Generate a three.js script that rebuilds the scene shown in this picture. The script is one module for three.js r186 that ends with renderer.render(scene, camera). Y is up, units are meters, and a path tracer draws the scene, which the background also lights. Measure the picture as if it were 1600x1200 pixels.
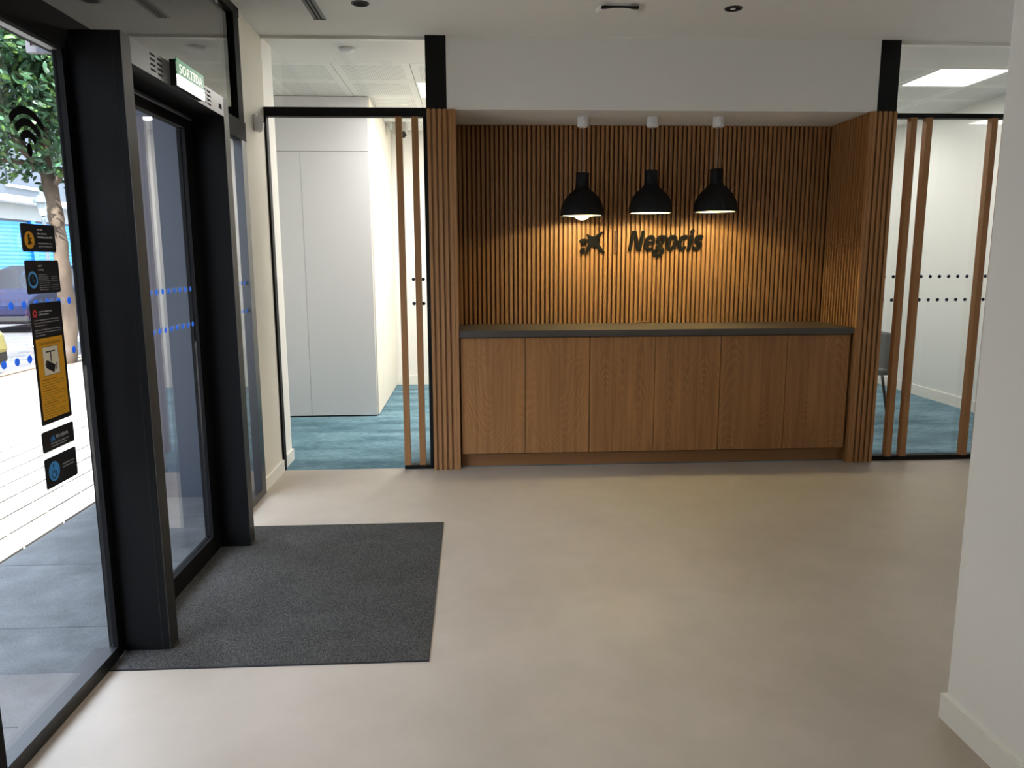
import * as THREE from 'three';
import { RoundedBoxGeometry } from 'three/addons/geometries/RoundedBoxGeometry.js';
import { TextGeometry } from 'three/addons/geometries/TextGeometry.js';
import { FontLoader } from 'three/addons/loaders/FontLoader.js';
import { RectAreaLightUniformsLib } from 'three/addons/lights/RectAreaLightUniformsLib.js';
import { mergeGeometries } from 'three/addons/utils/BufferGeometryUtils.js';

// ---------------------------------------------------------------- camera, sky, sun, exposure
RectAreaLightUniformsLib.init();
const scene = new THREE.Scene();
const renderer = new THREE.WebGLRenderer({ antialias: true });
renderer.toneMapping = THREE.LinearToneMapping;
renderer.toneMappingExposure = 1.95;
renderer.shadowMap.enabled = true;
const camera = new THREE.PerspectiveCamera(53.96, 4 / 3, 0.05, 200);
camera.position.set(0, 1.5, 0);
{
  const pitch = 0.16255, yaw = 0.05156, roll = -0.00445;
  camera.rotation.order = 'YXZ';
  camera.rotation.set(-pitch, -yaw, roll);
}
scene.background = new THREE.Color(0.82, 0.95, 1.16);
scene.backgroundIntensity = 5.0;
const sun = new THREE.DirectionalLight(new THREE.Color(1.0, 0.97, 0.92), 12);
sun.position.set(-8, 40, 20);
sun.target.position.set(-8, 0, -10);
sun.castShadow = true;
sun.shadow.mapSize.set(2048, 2048);
Object.assign(sun.shadow.camera, { left: -25, right: 25, top: 30, bottom: -30, near: 1, far: 120 });
sun.name = 'sun'; scene.add(sun, sun.target);

// ---------------------------------------------------------------- helpers
const names = new Map();
function numbered(n) { const k = names.get(n) ?? 0; names.set(n, k + 1); return k ? n + '_' + String(k).padStart(3, '0') : n; }
let seed = 7;
const rnd = () => { seed = (Math.imul(seed, 1664525) + 1013904223) >>> 0; return seed / 4294967296; };
const rr = (a, b) => a + (b - a) * rnd();
function hash(x, y, s) { let h = Math.imul(x | 0, 374761393) ^ Math.imul(y | 0, 668265263) ^ Math.imul(s | 0, 2147483647 - 911); h = Math.imul(h ^ (h >>> 13), 1274126177); return ((h ^ (h >>> 16)) >>> 0) / 4294967296; }
function vnoise(x, y, px, py, s) {   // tiling value noise
  const xi = Math.floor(x), yi = Math.floor(y), fx = x - xi, fy = y - yi, u = fx * fx * (3 - 2 * fx), v = fy * fy * (3 - 2 * fy);
  const m = (a, b) => ((a % b) + b) % b;
  const a = hash(m(xi, px), m(yi, py), s), b = hash(m(xi + 1, px), m(yi, py), s), c = hash(m(xi, px), m(yi + 1, py), s), d = hash(m(xi + 1, px), m(yi + 1, py), s);
  return a + (b - a) * u + (c - a) * v + (a - b - c + d) * u * v;
}
function fbm(u, v, fx, fy, oct, s) { let t = 0, a = 0.5, n = 0; for (let i = 0; i < oct; i++) { t += a * vnoise(u * fx, v * fy, fx, fy, s + i); n += a; a *= 0.55; fx *= 2; fy *= 2; } return t / n; }
function dataTex(w, h, fn, size = [1, 1], srgb = true) {
  const d = new Uint8Array(w * h * 4);
  for (let j = 0; j < h; j++) for (let i = 0; i < w; i++) { const c = fn((i + 0.5) / w, (j + 0.5) / h); const o = (j * w + i) * 4; for (let k = 0; k < 3; k++) d[o + k] = Math.max(0, Math.min(255, c[k])); d[o + 3] = 255; }
  const t = new THREE.DataTexture(d, w, h); t.wrapS = t.wrapT = THREE.RepeatWrapping; t.magFilter = THREE.LinearFilter; t.minFilter = THREE.LinearMipmapLinearFilter; t.generateMipmaps = true;
  if (srgb) t.colorSpace = THREE.SRGBColorSpace;
  t.repeat.set(1 / size[0], 1 / size[1]); t.needsUpdate = true; return t;
}
const mix3 = (a, b, t) => [a[0] + (b[0] - a[0]) * t, a[1] + (b[1] - a[1]) * t, a[2] + (b[2] - a[2]) * t];
const std = (o) => new THREE.MeshStandardMaterial(o);
const phys = (o) => new THREE.MeshPhysicalMaterial(o);

// uv in metres from the position along the dominant normal axis
function metricUV(g) {
  if (g.index) g = g.toNonIndexed();
  const p = g.attributes.position, n = g.attributes.normal, uv = new Float32Array(p.count * 2);
  for (let i = 0; i < p.count; i++) {
    const ax = Math.abs(n.getX(i)), ay = Math.abs(n.getY(i)), az = Math.abs(n.getZ(i));
    if (az >= ax && az >= ay) { uv[2 * i] = p.getX(i); uv[2 * i + 1] = p.getY(i); }
    else if (ax >= ay) { uv[2 * i] = p.getZ(i); uv[2 * i + 1] = p.getY(i); }
    else { uv[2 * i] = p.getX(i); uv[2 * i + 1] = p.getZ(i); }
  }
  g.setAttribute('uv', new THREE.BufferAttribute(uv, 2)); return g;
}
const geoCache = new Map();
function boxGeo(w, h, d, r = 0) {
  const k = [w, h, d, r].map((v) => v.toFixed(4)).join();
  if (!geoCache.has(k)) geoCache.set(k, metricUV(r > 0 ? new RoundedBoxGeometry(w, h, d, 2, r) : new THREE.BoxGeometry(w, h, d)));
  return geoCache.get(k);
}
function mesh(name, geo, mat, parent) {
  const m = new THREE.Mesh(geo, mat); m.name = parent ? name : numbered(name); m.castShadow = m.receiveShadow = true;
  (parent ?? scene).add(m); return m;
}
// box between two corners; under a parent the corners are still world coordinates (parents are translated groups only)
function box(name, x0, x1, y0, y1, z0, z1, mat, parent, r = 0) {
  const m = mesh(name, boxGeo(x1 - x0, y1 - y0, z1 - z0, r), mat, parent);
  const off = parent ? worldOf(parent) : new THREE.Vector3();
  m.position.set((x0 + x1) / 2, (y0 + y1) / 2, (z0 + z1) / 2).sub(off); return m;
}
function worldOf(o) { const v = new THREE.Vector3(); for (let p = o; p; p = p.parent) v.add(p.position); return v; }
function tag(o, label, category, group) { o.userData.label = label; o.userData.category = category; if (group) o.userData.group = group; return o; }
function thing(name, label, category, at = [0, 0, 0], group) { const g = new THREE.Group(); g.name = numbered(name); g.position.set(...at); scene.add(g); return tag(g, label, category, group); }
function struct(o, label, category) { o.userData.kind = 'structure'; return tag(o, label, category); }
function structGroup(name, label, category, at = [0, 0, 0]) { const g = new THREE.Group(); g.name = name; g.position.set(...at); scene.add(g); return struct(g, label, category); }
function lathe(pts, seg = 40) { return new THREE.LatheGeometry(pts.map(([r, y]) => new THREE.Vector2(Math.max(r, 0.0001), y)), seg); }
function canvasTex(w, h, draw) {
  const c = document.createElement('canvas'); c.width = w; c.height = h; const x = c.getContext('2d'); draw(x, w, h);
  const t = new THREE.CanvasTexture(c); t.colorSpace = THREE.SRGBColorSpace; t.magFilter = THREE.LinearFilter; return t;
}

// ---------------------------------------------------------------- materials
const floorTex = dataTex(1024, 1024, (u, v) => {
  const a = fbm(u, v, 5, 5, 5, 11), b = fbm(u, v, 40, 40, 3, 31), c = fbm(u, v, 16, 16, 3, 51), f = hash(Math.floor(u * 1024), Math.floor(v * 1024), 3);
  const t = (a - 0.5) * 1.0 + (c - 0.5) * 0.5 + (b - 0.5) * 0.28 + (f - 0.5) * 0.06;
  const k = mix3([183, 172, 159], [165, 154, 141], 0.5 - t * 1.0);
  return k;
}, [3, 3]);
const floorRough = dataTex(256, 256, (u, v) => { const a = 118 + (fbm(u, v, 6, 6, 4, 77) - 0.5) * 60; return [a, a, a]; }, [3, 3], false);
const matTex = dataTex(1024, 1024, (u, v) => {
  const f = hash(Math.floor(u * 512), Math.floor(v * 512), 9), g = hash(Math.floor(u * 1024), Math.floor(v * 1024), 19), b = fbm(u, v, 8, 8, 3, 4);
  const c = 60 + (f - 0.5) * 84 + (g - 0.5) * 50 + (b - 0.5) * 14; return [c * 1.02, c, c * 0.97];
}, [1.1, 1.1]);
const matBump = dataTex(1024, 1024, (u, v) => { const c = 255 * (0.6 * hash(Math.floor(u * 512), Math.floor(v * 512), 9) + 0.4 * hash(Math.floor(u * 1024), Math.floor(v * 1024), 19)); return [c, c, c]; }, [1.1, 1.1], false);
const carpetTex = dataTex(1024, 1024, (u, v) => {
  const a = fbm(u, v, 5, 14, 5, 201), b = fbm(u, v, 60, 90, 3, 222), f = hash(Math.floor(u * 1024), Math.floor(v * 1024), 8);
  const t = 0.5 + (a - 0.5) * 1.5 + (b - 0.5) * 0.7 + (f - 0.5) * 0.25; return mix3([60, 93, 108], [114, 147, 160], t);
}, [2.2, 2.2]);
function woodTex(s, w, h, size, dark, light, cath, cx = 0.5, soft = 1) {
  return dataTex(w, h, (u, v) => {
    const wob = (fbm(u, v, 3, 2, 3, s) - 0.5) * 0.5, dx = u - cx + wob * 0.22;
    const field = cath ? v * 1.5 + (fbm(u, v, 2, 2, 2, s + 17) - 0.5) * 0.9 + Math.cos(dx * 6.283 * (cath > 1 ? 2 : 1)) * 0.42 + wob : u * 9 + wob * 2;
    const ring = 0.5 + 0.5 * Math.sin(field * 6.283 * (cath ? 7 : 1.5));
    const fine = fbm(u, v, 150, 4, 2, s + 40), mid = fbm(u, v, 26, 2, 3, s + 60), broad = fbm(u, v, 4, 1, 2, s + 70), pore = hash(Math.floor(u * w), Math.floor(v * h / 24 + 3 * hash(Math.floor(u * w), 0, s)), s + 5);
    let t = 0.5 + (fine - 0.5) * 0.5 + (mid - 0.5) * 0.75 + (broad - 0.5) * 0.5 + (Math.pow(ring, 1.6) - 0.4) * (cath ? 0.75 * Math.max(0, fbm(u, v, 3, 3, 2, s + 90) - 0.3) : 0.12);
    if (pore > 0.9) t -= 0.16;
    t = 0.5 + (t - 0.5) * soft;
    return mix3(dark, light, t);
  }, size);
}
const W_D = [132, 90, 51], W_L = [192, 142, 90];
const slatTex = woodTex(300, 512, 1024, [0.12, 2.6], W_D, W_L, 0, 0.5, 0.36);
const doorTexs = [woodTex(410, 512, 1024, [0.475, 0.87], W_D, [178, 126, 74], 0.8, 0.35), woodTex(520, 512, 1024, [0.475, 0.87], W_D, [178, 126, 74], 2, 0.5), woodTex(630, 512, 1024, [0.475, 0.87], W_D, [168, 119, 69], 0.7, 0.7)];
const M = {
  floor: std({ map: floorTex, roughnessMap: floorRough, roughness: 1 }),
  mat: std({ map: matTex, bumpMap: matBump, bumpScale: 0.006, roughness: 1 }),
  matEdge: std({ color: 0x26262a, roughness: 0.8 }),
  carpet: std({ map: carpetTex, roughness: 1 }),
  wall: std({ color: 0xe6e4df, roughness: 0.85 }),
  wallWarm: std({ color: 0xdcd7ca, roughness: 0.85 }),
  ceiling: std({ color: 0xe4e2dd, roughness: 0.9 }),
  skirting: std({ color: 0xe6e4dc, roughness: 0.5 }),
  black: phys({ color: 0x08080a, roughness: 0.6, specularIntensity: 0.5 }),
  blackSatin: phys({ color: 0x101012, roughness: 0.38 }),
  portal: phys({ color: 0x070708, roughness: 0.75, specularIntensity: 0.35 }),
  bronze: std({ color: 0x2b2723, roughness: 0.5, metalness: 0.3 }),
  frameGrey: std({ color: 0x5d5d5c, roughness: 0.4, metalness: 0.5 }),
  slot: std({ color: 0x020202, roughness: 0.9 }),
  glass: phys({ color: 0xffffff, transmission: 1, thickness: 0, roughness: 0, ior: 1.5 }),
  slatBack: std({ color: 0x7a5330, roughness: 0.85 }),
  worktop: std({ color: 0x4b4642, roughness: 0.42 }),
  shade: phys({ color: 0x101013, roughness: 0.65, specularIntensity: 0.5 }),
  whitePlastic: std({ color: 0xe8e8ea, roughness: 0.45 }),
  cord: std({ color: 0x8d8880, roughness: 0.6 }),
  signBlack: phys({ color: 0x080706, roughness: 0.8, specularIntensity: 0.3 }),
  signBrown: std({ color: 0x4a2d1a, roughness: 0.6 }),
  laminate: std({ color: 0xdfe2e6, roughness: 0.5 }),
  lacquer: phys({ color: 0xe2e4e0, roughness: 0.35, clearcoat: 0.6, clearcoatRoughness: 0.02 }),
  dot: std({ color: 0x16304e, roughness: 0.6 }),
  dotBlue: phys({ color: 0x3f9cf0, roughness: 1, transmission: 0.5, thickness: 0 }),
};
const slatMats = [1, 0.93, 1.06, 0.97].map((k) => { const t = slatTex.clone(); t.offset.set(k * 3.1, k * 1.7); t.needsUpdate = true; return std({ map: t, color: new THREE.Color(k > 1 ? 1 : k, k > 1 ? 1 : k, k > 1 ? 1 : k * 0.99), roughness: 0.55 }); });
const doorMats = doorTexs.map((t) => std({ map: t, roughness: 0.5 }));
const plinthMat = (() => { const t = slatTex.clone(); t.rotation = Math.PI / 2; t.needsUpdate = true; return std({ map: t, color: 0xe0d8d0, roughness: 0.55 }); })();

// ================================================================ STRUCTURE: the room
const ZG = -5.39, HC = 2.978, XF = -1.365;
struct(box('floor', -1.44, 5.3, -0.15, 0, ZG, 4.2, M.floor), 'beige mottled vinyl floor of the lobby', 'floor');
struct(box('ceiling', -1.44, 5.3, HC, HC + 0.15, ZG, 4.2, M.ceiling), 'white plaster ceiling of the lobby', 'ceiling');
struct(box('wall_left', -1.6, -1.385, 0, HC, ZG, -4.85, M.wallWarm), 'short white wall between entrance glazing and left office glass', 'wall');
struct(box('wall_front', -1.45, XF, 0, 2.217, -0.82, 4.2, M.wall), 'solid white wall of the street front behind the viewer', 'wall');
struct(box('baseboard_left', -1.385, -1.372, 0, 0.086, ZG + 0.02, -4.85, M.skirting), 'white baseboard of the short left wall', 'baseboard');
struct(box('wall_right', 1.54, 5.3, 0, HC, -2.2, 4.2, M.wall), 'white wall block at the right edge', 'wall');
struct(box('baseboard_right', 1.526, 1.54, 0, 0.086, -2.214, 4.2, M.skirting), 'white baseboard along the right wall block', 'baseboard');
struct(box('baseboard_corner', 1.54, 5.3, 0, 0.086, -2.214, -2.2, M.skirting), 'white baseboard round the far corner of the right wall', 'baseboard');
struct(box('wall_rear', -1.6, 5.3, -0.15, HC + 0.15, 4.2, 4.35, M.wall), 'white wall behind the viewer', 'wall');
struct(box('wall_far_right', 5.3, 5.45, -0.15, HC + 0.15, ZG, 4.35, M.wall), 'white end wall of the lobby beyond the right block', 'wall');

// ---------------------------------------------------------------- slatted niche
const XN0 = -0.1, XN1 = 2.772, ZNB = -5.93, YN = 2.507, ZP = -5.316, SL = 0.021;
function slatRow(parent, n, place, h, w, d) { for (let i = 0; i < n; i++) { const m = mesh('slat', boxGeo(w, h, d), slatMats[(i * 7 + (i >> 2)) % 4], parent); place(m, i); } }
{
  const g = structGroup('wall_niche_back', 'back wall of the niche lined with vertical oak slats', 'wall');
  box('backing', XN0 - 0.2, XN1 + 0.2, 0, YN + 0.1, ZNB - 0.1, ZNB, M.slatBack, g);
  const n = 82, p = (XN1 - XN0) / n, h = YN - 1.007;
  slatRow(g, n, (m, i) => m.position.set(XN0 + p * (i + 0.5), 1.007 + h / 2, ZNB + 0.0125), h, SL, 0.025);
}
for (const side of [-1, 1]) {
  const left = side < 0, x = left ? XN0 : XN1;
  const g = structGroup(left ? 'wall_niche_left' : 'wall_niche_right', (left ? 'left' : 'right') + ' return of the niche lined with oak slats', 'wall');
  box('backing', left ? -0.15 : XN1 + 0.02, left ? XN0 - 0.02 : 2.83, 0, YN + 0.1, ZNB, -5.35, M.slatBack, g);
  const n = 13, p = (5.905 - 5.35) / n;
  for (let i = 0; i < n; i++) { const m = mesh('slat', boxGeo(0.02, YN, 0.016), slatMats[(i * 5 + 1) % 4], g); m.position.set(x + side * 0.01, YN / 2, -5.35 - p * (i + 0.5)); }
}
for (const left of [true, false]) {
  const g = structGroup(left ? 'wall_pier_left' : 'wall_pier_right', (left ? 'left' : 'right') + ' pier front clad in five oak slats', 'wall');
  const x0 = left ? -0.291 : 2.792;
  box('backing', left ? -0.286 : 2.79, left ? -0.12 : 2.955, 0, YN, -5.43, ZP - 0.017, slatMats[1], g);
  for (let i = 0; i < 5; i++) box('slat', x0 + i * 0.0365, x0 + i * 0.0365 + SL, 0, YN, ZP - 0.017, ZP, slatMats[(i * 3) % 4], g);
  if (left) box('corner_slat', -0.123, -0.1, 0, YN, ZP - 0.034, ZP - 0.004, slatMats[2], g); else box('corner_slat', 2.772, 2.791, 0, YN, ZP - 0.034, ZP - 0.004, slatMats[2], g);
}
struct(box('ceiling_niche', -0.157, 2.824, YN, YN + 0.12, ZNB, -5.36, M.ceiling), 'white soffit over the slatted niche', 'ceiling');
struct(box('wall_fascia', -0.157, 2.824, YN, HC, -5.36, -5.34, M.wall), 'white fascia panel above the slatted niche', 'wall');
struct(box('trim_1', -0.296, -0.157, YN, HC, -5.43, -5.338, M.black), 'black panel above the left slatted pier', 'trim');
struct(box('trim_2', 2.824, 2.963, YN, HC, -5.43, -5.338, M.black), 'black panel above the right slatted pier', 'trim');

// ---------------------------------------------------------------- office glazing
function dots(parent, along, fixed, y, mat, axis = 'x', r = 0.0125) {
  const geo = new THREE.CylinderGeometry(r, r, 0.001, 20);
  for (const a of along) for (const yy of y) {
    const m = mesh('dot', geo, mat, parent);
    if (axis === 'x') { m.rotation.x = Math.PI / 2; m.position.set(a, yy, fixed); } else { m.rotation.z = Math.PI / 2; m.position.set(fixed, yy, a); }
    m.position.sub(worldOf(parent));
  }
}
const range = (a, b, s) => { const o = []; for (let v = a; v <= b + 1e-6; v += s) o.push(v); return o; };
const DY = [1.37, 1.2];
{
  const g = structGroup('door_2', 'open black framed doorway to the left office', 'door');
  box('jamb', -1.412, -1.37, 0, 2.464, ZG - 0.04, ZG + 0.02, M.black, g);
  box('head', -1.412, -0.296, 2.464, 2.523, ZG - 0.04, ZG + 0.02, M.black, g);
  box('jamb', -0.321, -0.296, 0.035, 2.464, ZG - 0.04, ZG + 0.02, M.black, g);
  box('bottom_rail', -0.507, -0.296, 0, 0.03, ZG - 0.035, ZG + 0.03, M.black, g);
  const p = box('glass_pane', -0.505, -0.321, 0.03, 2.464, ZG - 0.02, ZG - 0.012, M.glass, g);
  dots(p, [-0.482, -0.414, -0.346], ZG - 0.0115, DY, M.dot);
  for (const x of [-0.507, -0.398]) box('wood_fin', x, x + 0.043, 0.03, 2.464, ZG - 0.012, ZG + 0.03, slatMats[x < -0.45 ? 0 : 1], g);
  const t = structGroup('window_4', 'frameless glass transom above the left office doorway', 'window');
  const tp = box('glass_pane', -1.395, -0.296, 2.523, 2.96, ZG - 0.014, ZG - 0.004, M.glass, t); tp.userData.label = 'clear glass pane';
  box('track', -1.395, -0.296, 2.96, HC, ZG - 0.025, ZG + 0.008, M.skirting, t);
  box('edge_strip', -1.403, -1.395, 2.523, 2.96, ZG - 0.016, ZG - 0.002, M.blackSatin, t);
}
{
  const g = structGroup('window_5', 'right office glass wall with oak fins and blue dots', 'window');
  box('head', 2.963, 5.3, 2.472, 2.503, ZG - 0.03, ZG + 0.03, M.black, g);
  box('bottom_rail', 2.963, 5.3, 0, 0.036, ZG - 0.03, ZG + 0.03, M.black, g);
  const p = box('glass_pane', 2.963, 5.3, 0.036, 2.472, ZG - 0.014, ZG - 0.004, M.glass, g);
  dots(p, range(2.993, 4.3, 0.0692), ZG - 0.0035, DY, M.dot);
  for (const x of [3.076, 3.188, 3.66, 3.77]) box('wood_fin', x, x + 0.043, 0.036, 2.472, ZG - 0.001, ZG + 0.05, slatMats[Math.round(x * 10) % 4], g);
  const t = structGroup('window_6', 'frameless glass transom above the right office glass', 'window');
  box('glass_pane', 2.963, 5.3, 2.503, 2.96, ZG - 0.014, ZG - 0.004, M.glass, t);
  box('track', 2.963, 5.3, 2.96, HC, ZG - 0.025, ZG + 0.008, M.skirting, t);
}

// ---------------------------------------------------------------- offices behind the glass
struct(box('floor_office', -2.6, 5.45, -0.15, 0, -9.8, ZG, M.carpet), 'blue mottled carpet of the offices', 'floor');
struct(box('wall_office_stub', -1.6, -1.395, 0, 3.0, -5.7, ZG - 0.041, M.wall), 'short white return wall behind the left office doorway', 'wall');
struct(box('baseboard_stub', -1.395, -1.38, 0, 0.086, -5.7, ZG - 0.041, M.skirting), 'white baseboard just inside the left office', 'baseboard');
struct(box('wall_office_left', -2.6, -2.45, 0, 3.0, -9.8, -5.55, M.wall), 'left white wall of the left office', 'wall');
struct(box('wall_office_front', -2.6, -1.6, -0.15, 3.0, -5.55, -5.39, M.wall), 'front white wall of the left office', 'wall');
struct(box('wall_office_back', -2.6, 5.45, 0, 3.0, -9.35, -9.2, M.wall), 'white back wall of the offices', 'wall');
struct(box('baseboard_office_back', -0.93, 4.93, 0, 0.11, -9.2, -9.185, M.skirting), 'white baseboard of the office back wall', 'baseboard');
struct(box('wall_office_divider', 1.55, 1.67, 0, 3.0, -9.2, -6.04, M.wall), 'white partition between the two offices', 'wall');
struct(box('wall_office_right', 4.93, 5.05, 0, 3.0, -9.2, ZG - 0.04, M.lacquer), 'glossy white right wall of the right office', 'wall');
struct(box('baseboard_office_right', 4.915, 4.93, 0, 0.11, -9.185, ZG - 0.04, M.skirting), 'white baseboard of the right office', 'baseboard');
{
  const g = structGroup('ceiling_office', 'office ceiling of perforated white metal tiles', 'ceiling');
  const holes = dataTex(256, 256, (u, v) => {
    const inside = u > 0.1 && u < 0.9 && v > 0.1 && v < 0.9;
    const a = (u * 32) % 1 - 0.5, b = (v * 32) % 1 - 0.5;
    return inside && a * a + b * b < 0.1 ? [168, 170, 167] : [232, 233, 228];
  }, [0.594, 0.594]);
  const tileMat = std({ map: holes, roughness: 0.7 }), plain = M.ceiling;
  box('plain_strip', -2.6, 5.45, 2.99, 3.14, -6.13, ZG, plain, g);
  box('backing', -2.6, 5.45, 3.02, 3.14, -9.8, -6.13, plain, g);
  const tg = boxGeo(0.594, 0.02, 0.594); const tuv = tg.attributes.uv, tp = tg.attributes.position;
  for (let i = 0; i < tp.count; i++) tuv.setXY(i, tp.getX(i) + 0.297, tp.getZ(i) + 0.297);
  const skip = new Set(['3,1', '4,0', '5,1', '4,3', '10,0', '10,3', '8,0', '8,3']);
  for (let i = 0; i < 13; i++) for (let j = 0; j < 5; j++) {
    const x = -2.26 + 0.6 * i + 0.3, z = -6.13 - 0.6 * j - 0.3;
    if (x > 4.9 || skip.has(i + ',' + j)) continue;
    const m = mesh('ceiling_tile', tg, tileMat, g); m.position.set(x, 3.0, z);
  }
  const HIDDEN = { '4,0': 'ceiling light panel of the left office nearest the niche', '5,1': 'ceiling light panel of the left office nearest the partition', '4,3': 'ceiling light panel at the back of the left office', '10,3': 'ceiling light panel at the back right of the right office', '8,0': 'ceiling light panel of the right office nearest the pier', '8,3': 'ceiling light panel at the back of the right office beside the partition' };
  for (const k of skip) {
    const [i, j] = k.split(',').map(Number), x = -2.26 + 0.6 * i + 0.3, z = -6.13 - 0.6 * j - 0.3;
    const inView = k === '3,1' || k === '10,0';
    const t = thing('led_panel', k === '3,1' ? 'square white ceiling light panel seen beside the left black column' : k === '10,0' ? 'large bright square ceiling light panel in the right office' : HIDDEN[k], 'ceiling light', [x, 2.985, z], inView ? undefined : 'ceiling light panels deeper in the offices');
    const fr = mesh('frame', boxGeo(0.594, 0.02, 0.594), M.whitePlastic, t); fr.position.y = 0.012;
    const gl = mesh('diffuser', boxGeo(0.56, 0.006, 0.56), std({ color: 0xffffff, emissive: new THREE.Color(1, 0.98, 0.93), emissiveIntensity: 1.1, roughness: 0.5 }), t); gl.position.y = 0.0;
    const l = new THREE.RectAreaLight(new THREE.Color(1, 0.97, 0.9), i < 7 ? 21.5 : 8.2, 0.54, 0.54); l.rotation.x = -Math.PI / 2; l.position.y = -0.008; l.name = 'panel_light'; t.add(l);
  }
}

// ---------------------------------------------------------------- street front glazing
const XG = -1.395;                                            // glass plane
{
  const g = structGroup('window_1', 'street front window with black frame and stickers', 'window');
  box('bottom_rail', -1.45, XF, 0, 0.052, -2.75, -0.82, M.blackSatin, g);
  box('beam', -1.45, XF, 2.217, 2.33, -4.86, 4.2, M.portal, g);
  box('glazing_bead', -1.405, -1.378, 2.203, 2.217, -2.75, -2.05, M.frameGrey, g);
  box('mullion', -1.405, -1.372, 0, 2.217, -2.806, -2.765, M.portal, g);
  box('mullion', -1.45, XF, 0.052, 2.217, -2.055, -1.96, M.portal, g);
  box('mullion', -1.45, XF, 0.052, 2.217, -0.9, -0.82, M.portal, g);
  const p = box('glass_pane', XG - 0.005, XG + 0.005, 0.05, 2.217, -2.765, -2.05, M.glass, g);
  dots(p, range(-2.69, -2.07, 0.0665), XG + 0.0056, DY, M.dotBlue, 'z', 0.0125);
  box('glass_pane', XG - 0.005, XG + 0.005, 0.05, 2.217, -1.96, -0.9, M.glass, g);
  const t = structGroup('window_2', 'high transom glazing above the street front beam', 'window');
  box('glass_pane', XG - 0.005, XG + 0.005, 2.33, HC - 0.05, -4.75, 4.2, M.glass, t);
  box('top_frame', -1.45, XF, HC - 0.05, HC, -4.85, 4.2, M.portal, t);
  box('end_frame', -1.45, XF - 0.004, 2.33, HC - 0.05, -4.85, -4.75, M.portal, t);
  const s = structGroup('window_3', 'narrow sidelight beside the far door post', 'window');
  box('end_frame', -1.45, XF, 0, 2.217, -4.85, -4.76, M.blackSatin, s);
  box('bottom_rail', -1.45, XF, 0, 0.052, -4.76, -3.97, M.blackSatin, s);
  const sp = box('glass_pane', XG - 0.005, XG + 0.005, 0.05, 2.217, -4.765, -3.965, M.glass, s);
  dots(sp, range(-4.74, -4.0, 0.0665), XG + 0.0056, DY, M.dotBlue, 'z', 0.0125);
}
{
  const g = structGroup('door_1', 'sliding glass entrance door in a black frame', 'door');
  const X0 = -1.388, X1 = -1.348, Z0 = -3.885, Z1 = -2.89;
  box('bottom_rail', X0, X1, 0.008, 0.1, Z0, Z1, M.portal, g);
  box('top_rail', X0, X1, 2.125, 2.19, Z0, Z1, M.portal, g);
  box('stile', X0, X1, 0.1, 2.125, Z0, Z0 + 0.1, M.portal, g);
  box('stile', X0, X1, 0.1, 2.125, Z1 - 0.06, Z1, M.portal, g);
  const p = box('glass_pane', -1.372, -1.364, 0.1, 2.125, Z0 + 0.1, Z1 - 0.06, M.glass, g);
  dots(p, range(Z0 + 0.13, Z1 - 0.08, 0.0665), -1.3635, DY, M.dotBlue, 'z', 0.0125);
  box('guide_rail', -1.31, -1.295, 2.15, 2.16, -3.75, -2.95, M.blackSatin, g);
}

{
  const g = thing('door_portal', 'black and bronze portal frame projecting round the entrance door', 'door frame', [-1.29, 0, -3.385]);
  const X0 = -1.36, X1 = -1.193;
  for (const [a, b, l] of [[-2.882, -2.806, 'near post'], [-3.963, -3.889, 'far post']]) {
    const post = box('post', -1.41, X1 - 0.003, 0.0066, 2.284, a, b, M.portal, g, 0.002); post.userData.label = 'black ' + l;
    box('cover_plate', X1 - 0.003, X1, 0.0066, 2.284, a, b, M.bronze, post);
    if (b > -3) box('panel_groove', X1 - 0.032, X1 - 0.029, 0.0066, 2.28, b, b + 0.0006, M.slot, post);
    box('foot_clip', X1 - 0.02, X1 + 0.008, 0.0066, 0.0106, a + 0.01, b - 0.01, M.bronze, post);
  }
  const head = box('header', X0, X1 - 0.003, 2.194, 2.284, -3.889, -2.882, M.portal, g);
  const plate = box('cover_plate', X1 - 0.003, X1, 2.194, 2.284, -3.889, -2.882, M.frameGrey, head);
  for (const z0 of [-3.07, -3.62]) for (let c = 0; c < 2; c++) for (let r = 0; r < 4; r++) {
    const s = mesh('vent_slot', boxGeo(0.002, 0.0075, 0.045), M.slot, head);
    s.position.set(X1, 2.27 - r * 0.0185 - c * 0.003, z0 - c * 0.066).sub(worldOf(head));
  }
  for (let c = 0; c < 3; c++) { const s = mesh('vent_slot', boxGeo(0.002, 0.022, 0.008), M.slot, head); s.position.set(X1, 2.232, -3.825 - c * 0.016).sub(worldOf(head)); }
}
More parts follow.
